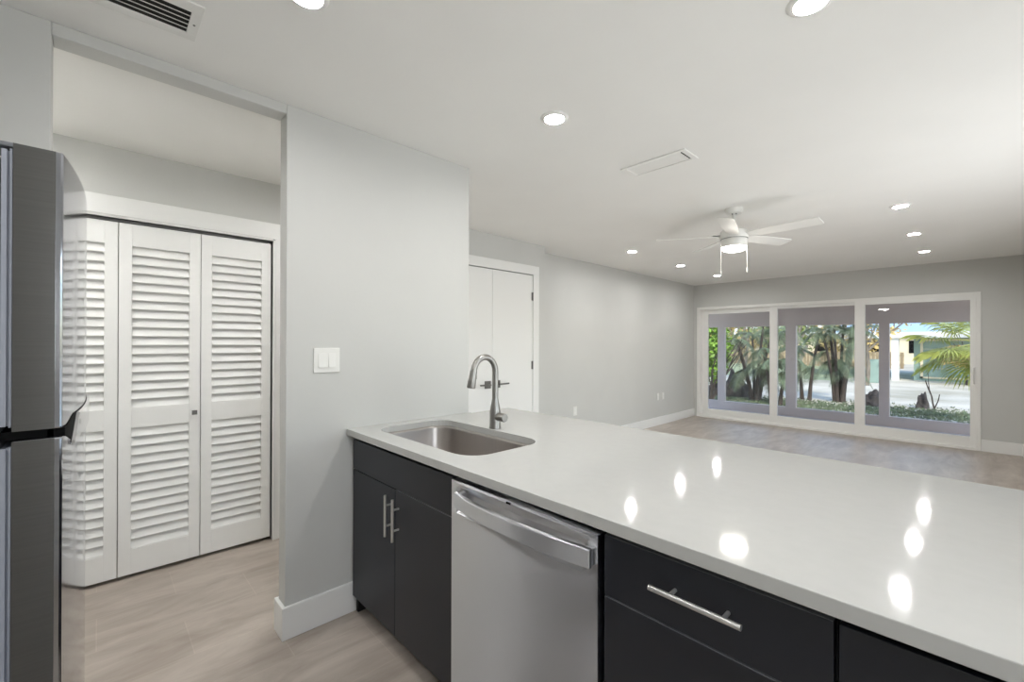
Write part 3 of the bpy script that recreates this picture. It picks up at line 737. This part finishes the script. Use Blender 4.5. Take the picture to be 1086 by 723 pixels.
# clumping palms
def clump_palm(label, loc, stems, hgt, mleaf='leaf_palm', lean=.3, nf=7, fl=1.3):
    t = thing('clumping_palm', label, 'palm tree', loc, 'clumping palms in the yard')
    for k in range(stems):
        az = 2*PI*k/stems+random.uniform(-.4, .4); L = lean*random.uniform(.5, 1.3); hh_ = hgt*random.uniform(.7, 1.1)
        pts = [(.12*math.cos(az), .12*math.sin(az), 0)]+[(math.cos(az)*(.12+L*(q/4)**1.4*hh_*.6), math.sin(az)*(.12+L*(q/4)**1.4*hh_*.6), hh_*q/4) for q in range(1, 5)]
        bm = bmesh.new(); tube(bm, pts, [.065, .05, .042, .036, .03], 9); tr_ = obj('trunk', bm, 'bark', t, smooth=True)
        bm = bmesh.new()
        for j in range(nf): frond(bm, pts[-1], 2*PI*j/nf+random.uniform(-.3, .3), fl*random.uniform(.8, 1.15), random.uniform(.35, 1.0), random.uniform(.9, 1.5))
        for j in range(2): frond(bm, pts[random.choice((2, 3))], random.uniform(0, 6.28), fl*.8, .3, 1.3)
        obj('fronds', bm, mleaf, t)
clump_palm('clumping palm with leaning dark trunks seen through the left pane', (-4.85, 15.6, GZ), 6, 2.6, lean=.6, nf=4, fl=.85)
clump_palm('clumping palm with a thick grey frond skirt between left and middle panes', (-4.05, 14.9, GZ), 4, 1.6, lean=.2, nf=4, fl=.62)
clump_palm('tall clumping palm with many upright trunks seen through the middle pane', (-2.9, 17.2, GZ), 7, 2.7, lean=.25, nf=4, fl=.85)
clump_palm('slim dark palm near the left edge of the middle pane', (-3.75, 17.0, GZ), 2, 2.2, lean=.2, nf=4, fl=.8)
# bright bush, left
bs = thing('bush', 'tall bright green leafy bush at the left edge of the left pane', 'bush', (-5.55, 13.6, GZ))
bm = bmesh.new(); 
for k in range(4): branch(bm, Vector((random.uniform(-.1, .1), 0, 0)), Vector((random.uniform(-.4, .4), random.uniform(-.3, .3), 1)), 1.3, .04, 1)
obj('stems', bm, 'bark', bs)
bm = bmesh.new(); leaf_cloud(bm, (0, 0, 1.75), (.62, .6, 1.15), 2200, .15); obj('foliage', bm, 'leaf_bright', bs)
# dark root mound / stumps
def rock(name, label, cat, loc, r, group=None):
    bm = bmesh.new(); bmesh.ops.create_icosphere(bm, subdivisions=4, radius=1)
    sd_ = random.uniform(0, 9)
    for v in bm.verts:
        k = 1+.16*math.sin(5*v.co.x+sd_)+.13*math.sin(7*v.co.y+2*sd_)+.10*math.sin(11*v.co.z+v.co.x*6)
        tp = 1-.35*max(0, v.co.z)
        v.co = Vector((v.co.x*r[0]*k*tp, v.co.y*r[1]*k*tp, max(-.1, v.co.z*r[2]*k)))
    o = obj(name, bm, 'rock', smooth=True); o.location = loc; return tag(o, label, cat, group)
rock('stump', 'large dark root mound on the ground in the left pane', 'stump', (-5.72, 16.3, GZ), (.42, .4, .78))
rock('stump', 'lower dark root mound left of the large one, behind the first porch post', 'stump', (-6.35, 16.2, GZ), (.45, .4, .5))
rock('stump', 'small dark pointed stump beside a bare twig in the right pane', 'stump', (-.93, 17.3, GZ), (.14, .14, .46))
rock('stump', 'low dark mound at the left edge of the right pane', 'stump', (-2.02, 17.0, GZ), (.32, .3, .42))
bm = bmesh.new(); branch(bm, Vector((0, 0, 0)), Vector((-.15, 0, 1)), .72, .022, 1, .35); branch(bm, Vector((0, 0, 0)), Vector((.45, 0, 1)), .45, .018, 0)
tw = obj('dead_sapling', bm, 'bark'); tw.location = (-.70, 17.3, GZ); tag(tw, 'bare forked twig sapling standing on the sand in the right pane', 'sapling')
# bare trees between
def bare_tree(label, loc, hgt, crown=None, mleaf='leaf_far'):
    t = thing('tree', label, 'tree', loc, 'yard trees')
    bm = bmesh.new(); branch(bm, Vector((0, 0, 0)), Vector((0, 0, 1)), hgt*.45, .10, 0)
    for k in range(6): branch(bm, Vector((0, 0, hgt*.36)), Vector((random.uniform(-1, 1), random.uniform(-1, 1), 1.1)).normalized(), hgt*.42, .055, 2, .7)
    obj('branches', bm, 'bark_pale', t)
    if crown:
        bm = bmesh.new(); leaf_cloud(bm, (0, 0, hgt*.72), (hgt*.42, hgt*.42, hgt*.3), crown, .22); obj('foliage', bm, mleaf, t)
bare_tree('bare branched tree behind the middle pane palms', (-5.2, 21.5, GZ), 4.2, 260)
bare_tree('sparse leafy tree behind the left pane palm', (-8.0, 24, GZ), 4.6, 900)
bare_tree('sparse tree with yellowing leaves between middle and right panes', (-3.2, 25, GZ), 4.2, 380, 'leaf_dry')
# distant trees
def far_tree(label, x, y, hgt, r, ml):
    t = thing('tree', label, 'tree', (x, y, GZ), 'distant trees')
    bm = bmesh.new(); tube(bm, [(0, 0, 0), (0, 0, hgt*.6)], [.22, .14], 8); obj('trunk', bm, 'bark_pale', t)
    bm = bmesh.new(); leaf_cloud(bm, (0, 0, hgt*.55), (r, r*.7, hgt*.5), 1500, .42); obj('foliage', bm, ml, t)
for x, y, h_, r, ml, lab in [(-22, 48, 6.5, 3.4, 'leaf_far', 'farthest left of the distant green trees'),
                        (-16.5, 46, 6, 3.0, 'leaf_dry', 'distant tree with dry yellow leaves behind the left pane'),
                        (-12.6, 50, 7, 3.2, 'leaf_far', 'distant green tree behind the left mullion'),
                        (-7.0, 46, 6, 2.4, 'leaf_dry', 'distant dry tree behind the middle pane'),
                        (-31, 50, 6.5, 3.4, 'leaf_dry', 'distant dry tree at the far left of the left pane')]:
    far_tree(lab, x, y, h_, r, ml)
ftr = thing('tree', 'leafy tree with yellow-green foliage above the green garage at the right', 'tree', (1.9, 27.4, GZ))
bm = bmesh.new(); tube(bm, [(0, 0, 0), (0, 0, 2.6)], [.16, .1], 8); obj('trunk', bm, 'bark_pale', ftr)
bm = bmesh.new(); leaf_cloud(bm, (0, 0, 3.0), (1.7, 1.1, 1.3), 1300, .3); obj('foliage', bm, 'leaf_dry', ftr)
hs = thing('bush', 'row of orange-tinged shrubs low against the green garage at the right', 'bush', (-.1, 28.6, GZ))
bm = bmesh.new(); leaf_cloud(bm, (0, 0, 1.35), (1.1, .5, .5), 700, .2); obj('foliage', bm, 'leaf_dry', hs)
bm = bmesh.new(); branch(bm, Vector((0, 0, 0)), Vector((0, 0, 1)), 1.2, .05, 1); obj('stems', bm, 'bark', hs)
# green garage house
HY = 30
hg = thing('house', 'low grey-green house with white fascia and pale blue metal roof across the yard', 'house', (1, HY, GZ))
bm = bmesh.new(); box(bm, -3.0, 9, .6, 8, 0, 2.28); obj('wall', bm, 'house_green', hg)
bm = bmesh.new(); box(bm, -6.2, 9.6, -.55, -.45, 2.17, 2.47); box(bm, -6.2, -6.1, -.45, 8, 2.17, 2.47); obj('fascia', bm, 'house_white', hg)
bm = bmesh.new(); box(bm, -3.78, -3.50, -.4, -.05, 0, 2.2); obj('pillar', bm, 'house_white', hg)
bm = bmesh.new(); prism(bm, [(-.5, 2.44), (4, 3.9), (8.4, 2.44)], -6.15, 9.6, 'x')
for k in range(36): prism(bm, [(-.52, 2.46), (4, 3.94), (4, 3.9), (-.5, 2.40)], -6.1+.44*k, -6.06+.44*k, 'x')
obj('roof', bm, 'roof_blue', hg)
bm = bmesh.new()
box(bm, -2.75, 1.9, .52, .58, .12, .2); box(bm, -2.75, 1.9, .52, .58, 2.02, 2.12); box(bm, -2.75, -2.65, .52, .58, .12, 2.1); box(bm, 1.8, 1.9, .52, .58, .12, 2.1)
for z in (.62, 1.12, 1.6): box(bm, -2.65, 1.8, .54, .56, z, z+.02)
obj('garage_door_frame', bm, 'house_cream', hg)
ub = bx('utility_box', (-3.42, -2.95, 27.0, 27.4, GZ, .62), 'house_green', bevel=.02); tag(ub, 'grey-green utility box beside the white pillar behind a porch post', 'utility box')
ch = thing('house', 'cream house with a low roof far behind the palms', 'house', (-13.5, 56, GZ))
bm = bmesh.new(); box(bm, -9, 12, 0, 6, 0, 2.9); obj('wall', bm, 'house_cream', ch)
bm = bmesh.new(); prism(bm, [(-.6, 2.8), (3, 4.4), (6.6, 2.8)], -9.6, 12.6, 'x'); obj('roof', bm, 'house_white', ch)
for xx in (-7, -3, 2, 6, 9.5):
    bm = bmesh.new(); box(bm, xx, xx+1.4, -.05, .01, 1, 2.2); obj('window', bm, 'black', ch)
fe = thing('fence', 'low weathered wooden fence in front of the distant trees', 'fence', (-13, 44, GZ))
bm = bmesh.new()
for k in range(90): box(bm, -12+.24*k, -12+.24*k+.21, 0, .02, 0, 1.25+.03*math.sin(k*2.3))
obj('boards', bm, 'fence', fe)
bm = bmesh.new(); box(bm, -12, 9.6, .02, .06, .25, .33); box(bm, -12, 9.6, .02, .06, .95, 1.03); obj('rails', bm, 'fence', fe)
